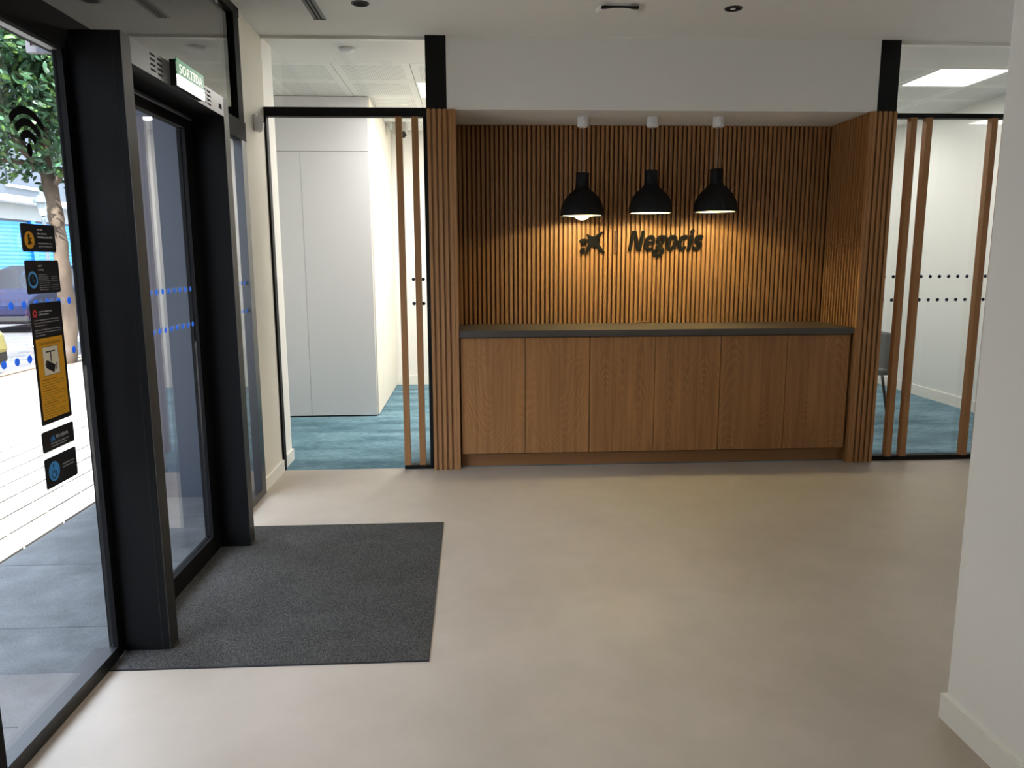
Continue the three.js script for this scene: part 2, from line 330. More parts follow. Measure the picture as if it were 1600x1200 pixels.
{
  const t = thing('exit_sign', 'lit green and white exit sign on the door header', 'exit sign', [-1.193, 2.2, -3.389]);
  const z0 = -3.544, z1 = -3.234;
  box('housing', -1.1925, -1.168, 2.196, 2.296, z0, z1, M.blackSatin, t);
  const tex = canvasTex(512, 128, (x, w, h) => { x.fillStyle = '#2f7a55'; x.fillRect(0, 0, w, h); x.fillStyle = '#f1f6e8'; x.font = 'bold 104px sans-serif'; x.textAlign = 'center'; x.textBaseline = 'middle'; x.fillText('SORTIDA', w / 2, h / 2 + 6, w - 50); });
  const pl = mesh('sign_plate', new THREE.PlaneGeometry(0.31, 0.06), std({ map: tex, emissive: 0xffffff, emissiveMap: tex, emissiveIntensity: 0.25, roughness: 0.4 }), t);
  pl.geometry = new THREE.BoxGeometry(0.31, 0.062, 0.004); pl.rotation.y = Math.PI / 2; pl.position.set(-1.166, 2.271, -3.389).sub(t.position);
  const gl = box('light_strip', -1.168, -1.164, 2.197, 2.24, z0, z1, std({ color: 0xffffff, emissive: new THREE.Color(1, 1, 0.86), emissiveIntensity: 1.5, roughness: 0.5 }), t);
  const l = new THREE.RectAreaLight(new THREE.Color(1, 1, 0.86), 1.2, 0.3, 0.04); l.position.set(-1.16, 2.218, -3.389).sub(t.position); l.rotation.set(0, -Math.PI / 2, 0); l.name = 'sign_light'; t.add(l);
}

// ================================================================ OBJECTS: lobby
{
  const t = thing('entrance_mat', 'dark grey speckled entrance mat set into the floor at the door', 'mat', [-0.775, 0, -3.43]);
  box('pile', -1.363, -0.1845, 0.0, 0.006, -4.193, -2.667, M.mat, t);
  for (const [a, b, c, d] of [[-1.363, -0.183, -2.667, -2.6645], [-1.363, -0.183, -4.1955, -4.193], [-0.1845, -0.1825, -4.193, -2.667]]) box('edge_profile', a, b, 0, 0.0065, c, d, M.matEdge, t);
}
{
  const xs = [-0.092, 0.372, 0.84, 1.315, 1.797, 2.288, 2.758];
  const kinds = ['straight grained oak two-door base cabinet at the left end of the counter', 'middle oak two-door base cabinet with bold arched grain', 'darker plain grained oak two-door base cabinet at the right end'];
  for (let u = 0; u < 3; u++) {
    const a = xs[u * 2], b = xs[u * 2 + 2];
    const t = thing('base_cabinet', kinds[u], 'cabinet', [(a + b) / 2, 0, -5.6], 'oak base cabinets under the counter');
    box('body', a + 0.003, b - 0.003, 0.1, 0.958, -5.89, -5.378, std({ color: 0x2a1a0e, roughness: 0.9 }), t);
    for (let k = 0; k < 2; k++) {
      const x0 = xs[u * 2 + k] + (k ? 0.0023 : 0.003), x1 = xs[u * 2 + k + 1] - (k ? 0.003 : 0.0023);
      const d = box('door', x0, x1, 0.107, 0.953, -5.376, -5.358, doorMats[u], t, 0.0008);
      const g = d.geometry.clone(), uv = g.attributes.uv, p = g.attributes.position, w = x1 - x0;
      for (let i = 0; i < uv.count; i++) { const s = (p.getX(i) + w / 2); uv.setXY(i, k ? 0.475 - s : s, p.getY(i) + 0.43); }
      d.geometry = g;
    }
  }
  tag(box('plinth_board', -0.092, 2.77, 0, 0.1, -5.45, -5.415, plinthMat), 'long oak kickboard under the base cabinets', 'plinth');
  tag(box('worktop', -0.098, 2.77, 0.96, 1.007, -5.903, -5.332, M.worktop, null, 0.002), 'long dark grey worktop on the oak cabinets', 'worktop');
  const o = thing('cable_outlet', 'small dark cable outlet where the worktop meets the slats', 'outlet', [1.345, 1.0075, -5.895]);
  const oc = mesh('cover', boxGeo(0.11, 0.004, 0.016), M.signBlack, o); oc.position.set(0, 0.002, 0.004);
  const of = mesh('flap', boxGeo(0.1, 0.014, 0.003), slatMats[1], o); of.position.set(0, 0.011, 0.0);
}
// pendants
{
  const prof = [[0.148, 0.006], [0.155, 0.0], [0.158, 0.004], [0.157, 0.03], [0.152, 0.06], [0.142, 0.092], [0.126, 0.122], [0.104, 0.149], [0.078, 0.172], [0.058, 0.188], [0.05, 0.2], [0.048, 0.215], [0.047, 0.292], [0.05, 0.296], [0.05, 0.302], [0.044, 0.306], [0.0, 0.306]];
  const inner = [[0.04, 0.18], [0.07, 0.165], [0.1, 0.14], [0.122, 0.113], [0.138, 0.085], [0.147, 0.05], [0.148, 0.006]];
  const shadeGeo = lathe(prof, 56), innerGeo = lathe(inner, 48);
  const inMat = std({ color: 0xf3ead6, roughness: 0.6, side: THREE.DoubleSide });
  const rims = [[0.805, 1.815, -5.59], [1.305, 1.833, -5.58], [1.783, 1.84, -5.57]];
  const labels = ['leftmost black dome pendant lamp with a larger white globe bulb', 'middle black dome pendant lamp of the three over the counter', 'rightmost black dome pendant lamp over the counter'];
  rims.forEach(([x, y, z], i) => {
    const t = thing('pendant_lamp', labels[i], 'pendant lamp', [x, y, z], 'black dome pendants over the counter');
    mesh('shade', shadeGeo, M.shade, t);
    mesh('shade_lining', innerGeo, inMat, t);
    const br = i ? 0.04 : 0.075, by = i ? 0.062 : 0.045;
    const bulb = mesh('bulb', new THREE.SphereGeometry(br, 28, 20), std({ color: 0xfff6e6, emissive: new THREE.Color(1, 0.86, 0.6), emissiveIntensity: 0.8, roughness: 0.5 }), t); bulb.position.y = by;
    const l = new THREE.PointLight(new THREE.Color(1, 0.9, 0.5), 0.43, 0, 2); l.position.y = by; l.castShadow = true; l.name = 'bulb_light'; t.add(l);
    const h = 2.507 - y;
    const c = mesh('cord', new THREE.CylinderGeometry(0.0032, 0.0032, h - 0.07 - 0.3, 8), M.cord, t); c.position.y = 0.3 + (h - 0.37) / 2;
    const k = mesh('canopy', lathe([[0, -0.07], [0.036, -0.07], [0.041, -0.065], [0.041, 0], [0, 0]], 32), M.whitePlastic, t); k.position.y = h;
  });
}
// wall sign
{
  const ZS = -5.904;
  const t = thing('wall_sign', 'black star emblem and raised letters on the slat wall', 'sign', [1.3, 1.57, ZS]);
  const ex = { depth: 0.016, bevelEnabled: true, bevelThickness: 0.001, bevelSize: 0.001, bevelSegments: 1, curveSegments: 10 };
  const kx = 0.2 / 270, E2 = (x, y) => new THREE.Vector2((x - 300) * kx * 1.0, -(y - 330) * kx * 0.98);
  const poly = (pts) => { const s = new THREE.Shape(); s.setFromPoints(new THREE.SplineCurve(pts.map(([x, y]) => E2(x, y))).getPoints(90)); return s; };
  const body = new THREE.Shape();
  const Q = (x, y) => { const v = E2(x, y); return [v.x, v.y]; };
  body.moveTo(...Q(411, 203)); body.quadraticCurveTo(...Q(355, 228), ...Q(327, 258)); body.quadraticCurveTo(...Q(285, 255), ...Q(246, 232)); body.quadraticCurveTo(...Q(236, 240), ...Q(262, 274)); body.quadraticCurveTo(...Q(248, 285), ...Q(246, 302));
  body.quadraticCurveTo(...Q(262, 330), ...Q(250, 355)); body.lineTo(...Q(229, 432)); body.lineTo(...Q(254, 438)); body.quadraticCurveTo(...Q(268, 385), ...Q(292, 364)); body.quadraticCurveTo(...Q(318, 352), ...Q(340, 372)); body.lineTo(...Q(401, 430)); body.lineTo(...Q(436, 424));
  body.quadraticCurveTo(...Q(385, 360), ...Q(362, 322)); body.quadraticCurveTo(...Q(372, 300), ...Q(368, 272)); body.quadraticCurveTo(...Q(405, 235), ...Q(411, 203));
  const curl = poly([[166, 302], [190, 283], [225, 280], [250, 292], [240, 312], [218, 316], [216, 345], [202, 362], [194, 345], [196, 318], [178, 318], [166, 302]]);
  const blob = poly([[216, 372], [226, 400], [216, 430], [194, 440], [174, 425], [174, 398], [192, 380], [216, 372]]);
  const em = mesh('emblem', mergeGeometries([body, curl, blob].map((s) => new THREE.ExtrudeGeometry(s, ex))), M.signBlack, t);
  em.position.set(0.93, 1.625, ZS).sub(t.position);
  box('divider_bar', 1.106, 1.122, 1.545, 1.722, ZS, ZS + 0.012, M.signBrown, t);
  const font = await new FontLoader().loadAsync('fonts/droid/droid_sans_bold.typeface.json');
  const size = 0.148, word = 'Negocis'; const kf = size / font.data.resolution;
  const adv = [...word].map((c) => font.data.glyphs[c].ha * kf * 0.97), total = adv.reduce((a, b) => a + b, 0), sx = 0.585 / total;
  let x = 0;
  [...word].forEach((c, i) => {
    const g = new TextGeometry(c, { font, size, depth: 0.016, curveSegments: 8, bevelEnabled: true, bevelThickness: 0.001, bevelSize: 0.0028, bevelSegments: 1 });
    g.applyMatrix4(new THREE.Matrix4().set(sx, 0.19, 0, 0, 0, 1, 0, 0, 0, 0, 1, 0, 0, 0, 0, 1));
    const m = mesh('letter', g, M.signBlack, t); m.position.set(1.2 + x * sx, 1.572, ZS).sub(t.position); x += adv[i];
  });
}
// lit downlights of the same rows, nearer the viewer than the frame shows
for (const [x, z, l] of [[-0.63, -3.2, 'lit downlight over the entrance mat'], [0.47, -3.2, 'lit downlight over the middle of the lobby'], [-0.63, -1.6, 'lit downlight nearest the street window']]) {
  const t = thing('downlight', l, 'downlight', [x, HC, z], 'recessed ceiling downlights');
  mesh('trim_ring', lathe([[0.043, 0], [0.043, -0.004], [0.048, -0.006], [0.052, -0.004], [0.053, 0]], 40), M.blackSatin, t);
  const g = mesh('lamp_lens', new THREE.CylinderGeometry(0.04, 0.04, 0.003, 32), std({ color: 0xffffff, emissive: new THREE.Color(1, 0.9, 0.74), emissiveIntensity: 1.2, roughness: 0.5 }), t); g.position.y = -0.0016;
  const sp = new THREE.SpotLight(new THREE.Color(1, 0.94, 0.84), 1.7, 0, 0.98, 1, 2); sp.position.y = -0.012; sp.target.position.set(0, -3, 0); sp.castShadow = true; sp.shadow.radius = 2; sp.name = 'spot'; t.add(sp, sp.target);
}
// small fittings
{
  const t = thing('motion_detector', 'small white motion detector on the left wall corner', 'detector', [-1.385, 2.35, -5.14]);
  box('back_plate', -1.385, -1.365, 2.325, 2.43, -5.17, -5.105, M.whitePlastic, t, 0.006);
  const b = mesh('lens_body', new THREE.SphereGeometry(0.034, 24, 16), M.whitePlastic, t); b.scale.set(0.9, 1.5, 1); b.position.set(-1.355, 2.372, -5.137).sub(t.position);
  const s = mesh('slit', boxGeo(0.003, 0.004, 0.03), M.slot, t); s.position.set(-1.3245, 2.385, -5.135).sub(t.position);
}
for (const [x, z, l] of [[-0.63, -4.723, 'recessed black downlight beside the slot diffuser'], [1.577, -4.729, 'recessed black downlight right of the ceiling access point']]) {
  const t = thing('downlight', l, 'downlight', [x, HC, z], 'recessed ceiling downlights');
  mesh('trim_ring', lathe([[0.043, 0], [0.043, -0.004], [0.048, -0.006], [0.052, -0.004], [0.053, 0]], 40), M.blackSatin, t);
  mesh('reflector', lathe([[0, -0.0005], [0.02, -0.001], [0.043, -0.003]], 32), M.slot, t);
  if (x > 0) { const b = mesh('lamp_lens', lathe([[0, -0.0045], [0.012, -0.004], [0.016, -0.001]], 24), M.whitePlastic, t); b.position.set(0, 0, -0.006); }
}
{
  const t = thing('slot_diffuser', 'linear two-slot air diffuser in the ceiling', 'air vent', [-0.92, HC, -4.2]);
  const x0 = -0.957, x1 = -0.883, z0 = -5.015, z1 = -3.4;
  const fr = std({ color: 0x73736e, roughness: 0.5, metalness: 0.2 });
  box('backing', x0 + 0.012, x1 - 0.012, HC - 0.002, HC - 0.0005, z0 + 0.006, z1, M.slot, t);
  box('frame_edge', x0, x0 + 0.019, HC - 0.004, HC, z0, z1, fr, t); box('frame_edge', x1 - 0.019, x1, HC - 0.004, HC, z0, z1, fr, t);
  box('frame_end', x0, x1, HC - 0.007, HC, z0 - 0.004, z0, fr, t); box('centre_bar', -0.925, -0.915, HC - 0.004, HC, z0, z1, fr, t);
}
{
  const t = thing('access_point', 'flat white ceiling unit with a dark slot', 'ceiling unit', [0.885, HC, -4.75]);
  const s = new THREE.Shape(); s.absellipse(0, 0, 0.122, 0.1, 0, Math.PI * 2); const g = new THREE.ExtrudeGeometry(s, { depth: 0.02, bevelEnabled: true, bevelSize: 0.006, bevelThickness: 0.004, curveSegments: 40 });
  const b = mesh('body', g, M.ceiling, t); b.rotation.x = Math.PI / 2; b.position.set(0, -0.002, -0.02);
  const d = mesh('slot', boxGeo(0.22, 0.01, 0.03), M.slot, t); d.position.set(0, -0.02, 0.075);
}
// ---------------------------------------------------------------- things in the offices
{
  const t = thing('tall_cabinet', 'white flush built-in cupboard block in the left office', 'cupboard', [-1.7, 0, -8.2]);
  box('body', -2.44, -0.945, 0.012, 2.985, -9.19, -7.318, M.wall, t);
  box('plinth', -2.44, -0.95, 0, 0.012, -9.18, -7.33, M.slot, t);
  for (const [a, b] of [[-2.438, -1.576], [-1.573, -0.942]]) box('door', a, b, 0.014, 2.498, -7.318, -7.3, M.laminate, t, 0.001);
  box('filler_panel', -2.438, -0.942, 2.502, 2.985, -7.318, -7.3, M.laminate, t);
  for (const [a, b] of [[-7.75, -7.318], [-9.19, -7.753]]) box('side_panel', -0.945, -0.928, 0.014, 2.985, a, b, M.wallWarm, t);
}
{
  const t = thing('security_camera', 'small dark camera under a grey box in the left office', 'camera', [-0.74, 2.985, -8.7]);
  box('mount_box', -0.85, -0.7, 2.87, 2.985, -8.78, -8.62, std({ color: 0xaaa9a4, roughness: 0.5 }), t, 0.004);
  const d = mesh('dome', new THREE.SphereGeometry(0.036, 20, 14), M.slot, t); d.position.set(-0.735, 2.86, -8.62).sub(t.position);
}
{
  const t = thing('smoke_detector', 'round white detector on the left office ceiling', 'detector', [-0.87, 2.99, -5.72]);
  mesh('body', lathe([[0, -0.03], [0.03, -0.03], [0.05, -0.02], [0.055, 0], [0, 0]], 32), M.whitePlastic, t);
}
{
  const grey = std({ color: 0x55595a, roughness: 0.9 }), leg = std({ color: 0x15171a, roughness: 0.4 });
  const t = thing('visitor_chair', 'dark grey upholstered chair glimpsed behind the right pier', 'chair', [3.62, 0, -6.95]); t.rotation.y = -Math.PI / 2;
  const seat = mesh('seat', boxGeo(0.46, 0.06, 0.46, 0.02), grey, t); seat.position.set(0, 0.46, 0);
  const bk = mesh('backrest', boxGeo(0.46, 0.36, 0.05, 0.02), grey, t); bk.position.set(0, 0.64, -0.24); bk.rotation.x = -0.1;
  for (const sx of [-1, 1]) for (const sz of [-1, 1]) {
    const c = new THREE.LineCurve3(new THREE.Vector3(sx * 0.19, 0.44, sz * 0.18), new THREE.Vector3(sx * 0.24, 0.0, sz * 0.24));
    mesh('leg', new THREE.TubeGeometry(c, 1, 0.013, 8), leg, t);
  }
  for (const sx of [-1, 1]) { const c = new THREE.LineCurve3(new THREE.Vector3(sx * 0.2, 0.45, -0.2), new THREE.Vector3(sx * 0.2, 0.6, -0.25)); mesh('back_bracket', new THREE.TubeGeometry(c, 1, 0.012, 8), leg, t); }
}
// ---------------------------------------------------------------- stickers on the street window
{
  const XS = XG + 0.0062, k = 1.389 / 1.42, Y = (y) => 1.5 + (y - 1.5) * k, Z = (z) => z * k;
  function scribble(x, x0, y, w, col, size = 15, s = 1) { x.fillStyle = col; let p = x0; let i = 0; while (p < x0 + w) { const l = 18 + 46 * hash(i++, s, Math.round(y)); const e = Math.min(l, x0 + w - p); for (let q = 0; q < e; q += size * 0.55) { const a = hash(i, Math.round(q), s); x.fillRect(p + q, y - size * (a > 0.7 ? 0.72 : 0.5), size * 0.36, size * (a < 0.2 ? 0.7 : a > 0.7 ? 0.72 : 0.5)); } p += l + size * 0.5; } }
  function sticker(name, label, y0, y1, z0, z1, draw, H) {
    const w = Math.abs(Z(z1) - Z(z0)), h = Y(y1) - Y(y0), W = 512; const r = 0.009;
    const s = new THREE.Shape(); s.moveTo(-w / 2 + r, -h / 2); s.lineTo(w / 2 - r, -h / 2); s.quadraticCurveTo(w / 2, -h / 2, w / 2, -h / 2 + r); s.lineTo(w / 2, h / 2 - r); s.quadraticCurveTo(w / 2, h / 2, w / 2 - r, h / 2); s.lineTo(-w / 2 + r, h / 2); s.quadraticCurveTo(-w / 2, h / 2, -w / 2, h / 2 - r); s.lineTo(-w / 2, -h / 2 + r); s.quadraticCurveTo(-w / 2, -h / 2, -w / 2 + r, -h / 2);
    const g = new THREE.ExtrudeGeometry(s, { depth: 0.0006, bevelEnabled: false, curveSegments: 6 });
    const p = g.attributes.position, uv = g.attributes.uv; for (let i = 0; i < p.count; i++) uv.setXY(i, p.getX(i) / w + 0.5, p.getY(i) / h + 0.5);
    const tex = canvasTex(W, Math.round(W * h / w), draw);
    const m = mesh(name, g, std({ map: tex, roughness: 0.5 }), null); m.rotation.y = Math.PI / 2; m.position.set(XS, (Y(y0) + Y(y1)) / 2, (Z(z0) + Z(z1)) / 2);
    return tag(m, label, 'sticker', 'stickers on the street window');
  }
  const black = (x, w, h) => { x.fillStyle = '#101216'; x.fillRect(0, 0, w, h); };
  sticker('window_sticker', 'black window sticker with a yellow circle, topmost of the column', 1.534, 1.623, -2.5, -2.697, (x, w, h) => {
    black(x, w, h); x.fillStyle = '#e0a021'; x.beginPath(); x.ellipse(115, h * 0.58, 72, 72, 0, 0, 7); x.fill();
    x.fillStyle = '#101216'; x.beginPath(); x.arc(110, h * 0.44, 15, 0, 7); x.fill(); x.fillRect(96, h * 0.5, 30, 48); x.fillRect(120, h * 0.5, 34, 10); x.save(); x.translate(126, h * 0.6); x.rotate(0.6); x.fillRect(0, 0, 34, 10); x.restore(); x.fillRect(86, h * 0.68, 44, 16);
    scribble(x, 240, 50, 80, '#e8e8e8', 18, 1); scribble(x, 240, 84, 140, '#e8e8e8', 18, 2); scribble(x, 240, 114, 235, '#e8e8e8', 18, 3); scribble(x, 240, 164, 220, '#c9c9c9', 15, 4); scribble(x, 240, 190, 215, '#c9c9c9', 15, 5);
  });
  sticker('window_sticker', 'black window sticker with a blue ring and opening hours, second from top', 1.399, 1.507, -2.502, -2.701, (x, w, h) => {
    black(x, w, h); x.strokeStyle = '#4b9fe0'; x.lineWidth = 20; x.beginPath(); x.arc(100, h * 0.58, 60, 0, 7); x.stroke(); x.strokeStyle = '#3c7fb8'; x.lineWidth = 8; x.beginPath(); x.moveTo(100, h * 0.46); x.lineTo(100, h * 0.58); x.lineTo(118, h * 0.66); x.stroke();
    scribble(x, 190, 52, 60, '#dcdcdc', 16, 6); scribble(x, 190, 86, 75, '#dcdcdc', 16, 7);
    for (let i = 0; i < 8; i++) { const y = 124 + i * 18; scribble(x, 190, y, 120 + 60 * hash(i, 2, 5), '#bdbdbd', 11, 20 + i); if (i % 4) scribble(x, 380, y, 96, '#bdbdbd', 11, 40 + i); }
  });
  sticker('window_sticker', 'tall black and yellow video surveillance sticker with a camera pictogram', 0.9665, 1.369, -2.504, -2.692, (x, w, h) => {
    black(x, w, h);
    x.fillStyle = '#c8323a'; x.beginPath(); x.arc(72, 92, 36, 0, 7); x.fill(); x.fillStyle = '#101216'; x.beginPath(); x.arc(72, 92, 15, 0, 7); x.fill();
    scribble(x, 130, 84, 210, '#d8d8d8', 17, 61); scribble(x, 130, 110, 160, '#d8d8d8', 17, 62);
    for (let i = 0; i < 3; i++) scribble(x, 50, 158 + i * 24, i === 2 ? 190 : 410, '#b8b8b8', 15, 63 + i);
    for (let i = 0; i < 3; i++) scribble(x, 50, 246 + i * 24, i === 2 ? 150 : 410, '#b8b8b8', 15, 73 + i);
    x.fillStyle = '#e8a825'; x.fillRect(38, 318, w - 76, h - 318 - 44);
    x.fillStyle = '#6b4a10'; x.font = 'bold 34px sans-serif'; x.textAlign = 'center'; x.fillText('ZONA VIDEOVIGILADA', w / 2, 378, w - 110);
    x.fillStyle = '#efe6cf'; x.fillRect(128, 400, 256, 258); x.strokeStyle = '#3b3524'; x.lineWidth = 4; x.strokeRect(128, 400, 256, 258);
    x.fillStyle = '#15161a'; x.fillRect(180, 440, 150, 12); x.fillRect(246, 450, 18, 90); x.save(); x.translate(190, 520); x.rotate(0.42); x.fillRect(0, 0, 140, 74); x.fillRect(-16, 8, 14, 50); x.restore(); x.save(); x.translate(330, 590); x.rotate(0.2); x.fillRect(0, -34, 16, 64); x.restore();
    let y = 700; x.textAlign = 'left';
    for (let i = 0; i < 15; i++) { const head = i === 0 || i === 4 || i === 9; scribble(x, 70, y, head ? 240 : (i % 4 === 3 ? 210 : 360), head ? '#7a3d0c' : '#8a6a20', head ? 17 : 13, 90 + i); y += 24; }
  });
  sticker('window_sticker', 'small black sticker with a blue star and brand lettering', 0.876, 0.946, -2.494, -2.693, (x, w, h) => {
    black(x, w, h); x.fillStyle = '#2f7fc4'; x.save(); x.translate(168, h * 0.42); x.beginPath(); [[30, -34], [8, -10], [-18, -24], [-8, -4], [-22, 10], [-16, 34], [-4, 34], [4, 12], [26, 32], [38, 30], [20, 4]].forEach(([a, b], i) => (i ? x.lineTo(a, b) : x.moveTo(a, b))); x.fill(); x.beginPath(); x.arc(-34, 0, 8, 0, 7); x.arc(-32, 26, 8, 0, 7); x.fill(); x.restore();
    x.fillStyle = '#e6e6e6'; x.font = '44px sans-serif'; x.textBaseline = 'middle'; x.fillText('MicroBank', 214, h * 0.42, 200);
    scribble(x, 130, h * 0.72, 280, '#d0d0d0', 15, 120); scribble(x, 130, h * 0.85, 250, '#d0d0d0', 15, 121);
  });
  sticker('window_sticker', 'black sticker with a blue wheelchair symbol, lowest of the column', 0.752, 0.855, -2.493, -2.693, (x, w, h) => {
    black(x, w, h); x.fillStyle = '#3f97dc'; x.beginPath(); x.arc(140, h * 0.5, 86, 0, 7); x.fill();
    x.strokeStyle = '#0f2a48'; x.fillStyle = '#0f2a48'; x.lineWidth = 11; x.beginPath(); x.arc(134, h * 0.5 - 50, 12, 0, 7); x.fill(); x.beginPath(); x.moveTo(134, h * 0.5 - 34); x.lineTo(138, h * 0.5 + 10); x.lineTo(170, h * 0.5 + 10); x.lineTo(182, h * 0.5 + 46); x.stroke(); x.beginPath(); x.arc(136, h * 0.5 + 24, 36, 0.2, 4.2); x.stroke();
    scribble(x, 280, h * 0.42, 190, '#cfcfcf', 17, 130); scribble(x, 280, h * 0.53, 180, '#cfcfcf', 17, 131);
  });
  // contactless mark
  const t = thing('contactless_mark', 'black contactless payment mark on the street window', 'sticker', [XS, Y(1.862), Z(-2.6)]);
  const arc = (r, w, a) => { const s = new THREE.Shape(); s.absarc(0, 0, r + w / 2, Math.PI / 2 - a, Math.PI / 2 + a, false); const e1 = Math.PI / 2 + a; s.absarc(Math.cos(e1) * r, Math.sin(e1) * r, w / 2, e1, e1 + Math.PI, false); s.absarc(0, 0, r - w / 2, Math.PI / 2 + a, Math.PI / 2 - a, true); const e0 = Math.PI / 2 - a; s.absarc(Math.cos(e0) * r, Math.sin(e0) * r, w / 2, e0 + Math.PI, e0 + 2 * Math.PI, false); return new THREE.ExtrudeGeometry(s, { depth: 0.0006, bevelEnabled: false, curveSegments: 20 }); };
  for (const r of [0.045, 0.08, 0.115]) { const m = mesh('arc', arc(r, 0.023, 0.8), M.signBlack, t); m.rotation.y = Math.PI / 2; }
  const ds = new THREE.Shape(); ds.absellipse(0, -0.004, 0.015, 0.021, 0, Math.PI * 2); const dm = mesh('point', new THREE.ExtrudeGeometry(ds, { depth: 0.0006, bevelEnabled: false }), M.signBlack, t); dm.rotation.y = Math.PI / 2;
}

// ================================================================ OUTSIDE
const conc = std({ color: 0x8f8d88, roughness: 0.9 });
struct(box('wall_building_upper', -2.41, -1.46, 3.15, 14, -30, 12, std({ color: 0xb9ad9c, roughness: 0.9 })), 'upper floors of the building over the shop front', 'building');
struct(box('wall_soffit', -2.41, -1.46, 3.0, 3.15, -5.39, 12, conc), 'soffit over the entrance recess', 'soffit');
struct(box('wall_building_core', -1.46, 5.5, 3.15, 14, -30, 12, conc), 'building mass above the lobby', 'building');
struct(box('wall_building_back', -2.6, 5.5, -0.15, 3.15, -30, -9.8, conc), 'building mass behind the offices', 'building');
struct(box('wall_shutter_box', -1.57, -1.46, 2.335, 3.0, -4.83, 4.6, std({ color: 0x0d0d0e, roughness: 0.8 })), 'dark shutter housing outside above the shop front', 'shutter box');
struct(box('wall_entrance_pillar', -2.41, -1.61, -0.15, 3.0, -5.39, -4.83, std({ color: 0x262c37, roughness: 0.6 })), 'dark blue grey stone pillar beside the entrance', 'pillar');
struct(box('wall_building_side', -2.64, -2.6, -0.15, 3.0, -30, -5.39, conc), 'street wall of the building further along', 'building');
struct(box('wall_entrance_end', -2.41, -1.455, -0.15, 3.0, 4.35, 12, conc), 'street wall of the building behind the viewer', 'building');
{
  const g = structGroup('pavement_recess', 'dark stone slabs in the shade of the entrance', 'pavement');
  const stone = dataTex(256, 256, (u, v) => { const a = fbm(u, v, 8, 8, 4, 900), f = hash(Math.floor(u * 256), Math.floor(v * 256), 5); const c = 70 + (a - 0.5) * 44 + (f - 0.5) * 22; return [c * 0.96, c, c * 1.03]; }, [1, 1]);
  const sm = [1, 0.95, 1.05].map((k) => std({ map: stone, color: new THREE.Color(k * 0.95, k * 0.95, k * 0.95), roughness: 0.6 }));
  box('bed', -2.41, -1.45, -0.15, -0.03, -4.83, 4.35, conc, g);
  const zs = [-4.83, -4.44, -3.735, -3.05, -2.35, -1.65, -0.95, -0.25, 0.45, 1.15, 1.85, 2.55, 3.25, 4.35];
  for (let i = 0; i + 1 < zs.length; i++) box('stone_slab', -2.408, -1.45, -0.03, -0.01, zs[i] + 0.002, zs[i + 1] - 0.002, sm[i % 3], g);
}
{
  const g = structGroup('pavement', 'sunlit pale block pavement along the street', 'pavement');
  const cement = [0x928f89, 0x888580, 0x9b9892].map((c) => std({ color: c, roughness: 0.9 }));
  box('bed', -6.35, -2.41, -0.2, -0.024, -30, 12, std({ color: 0x8c8983, roughness: 0.95 }), g);
  const pg = boxGeo(0.384, 0.02, 0.184, 0.003); let n = 0;
  for (let j = 0; j < 18; j++) for (let i = 0; i < 80; i++) {
    const x = -2.52 - j * 0.2, z = -2.6 - i * 0.4 - (j % 2) * 0.2;
    const f = -x / -z;   // only where the street can be seen through the window
    if (z < -13.2 || f < 0.47 || f > 0.71 || n >= 300) continue;
    const m = mesh('paver', pg, cement[(i * 5 + j * 3) % 3], g); m.rotation.y = Math.PI / 2; m.position.set(x, -0.018, z); n++;
  }
  box('tree_pit', -6.2, -5.5, -0.03, -0.014, -12.3, -11.2, std({ color: 0x6b5644, roughness: 1 }), g);
  box('kerb', -6.5, -6.35, -0.2, -0.008, -30, 12, std({ color: 0x7d6c5c, roughness: 0.9 }), g);
}
{
  const asphalt = dataTex(256, 256, (u, v) => { const c = 80 + (fbm(u, v, 6, 6, 4, 700) - 0.5) * 30 + (hash(Math.floor(u * 256), Math.floor(v * 256), 5) - 0.5) * 26; return [c, c * 1.01, c * 1.03]; }, [2, 2]);
  const g = structGroup('road', 'grey asphalt street with a white line', 'road');
  box('asphalt', -16, -6.5, -0.3, -0.14, -60, 20, std({ map: asphalt, roughness: 0.95 }), g);
  box('white_line', -8.75, -8.63, -0.14, -0.136, -60, 20, std({ color: 0xe8e8e4, roughness: 0.8 }), g);
  struct(box('pavement_far', -22, -16, -0.3, 0.0, -70, 20, std({ color: 0x8a867e, roughness: 0.9 })), 'pale pavement on the far side of the street', 'pavement');
}
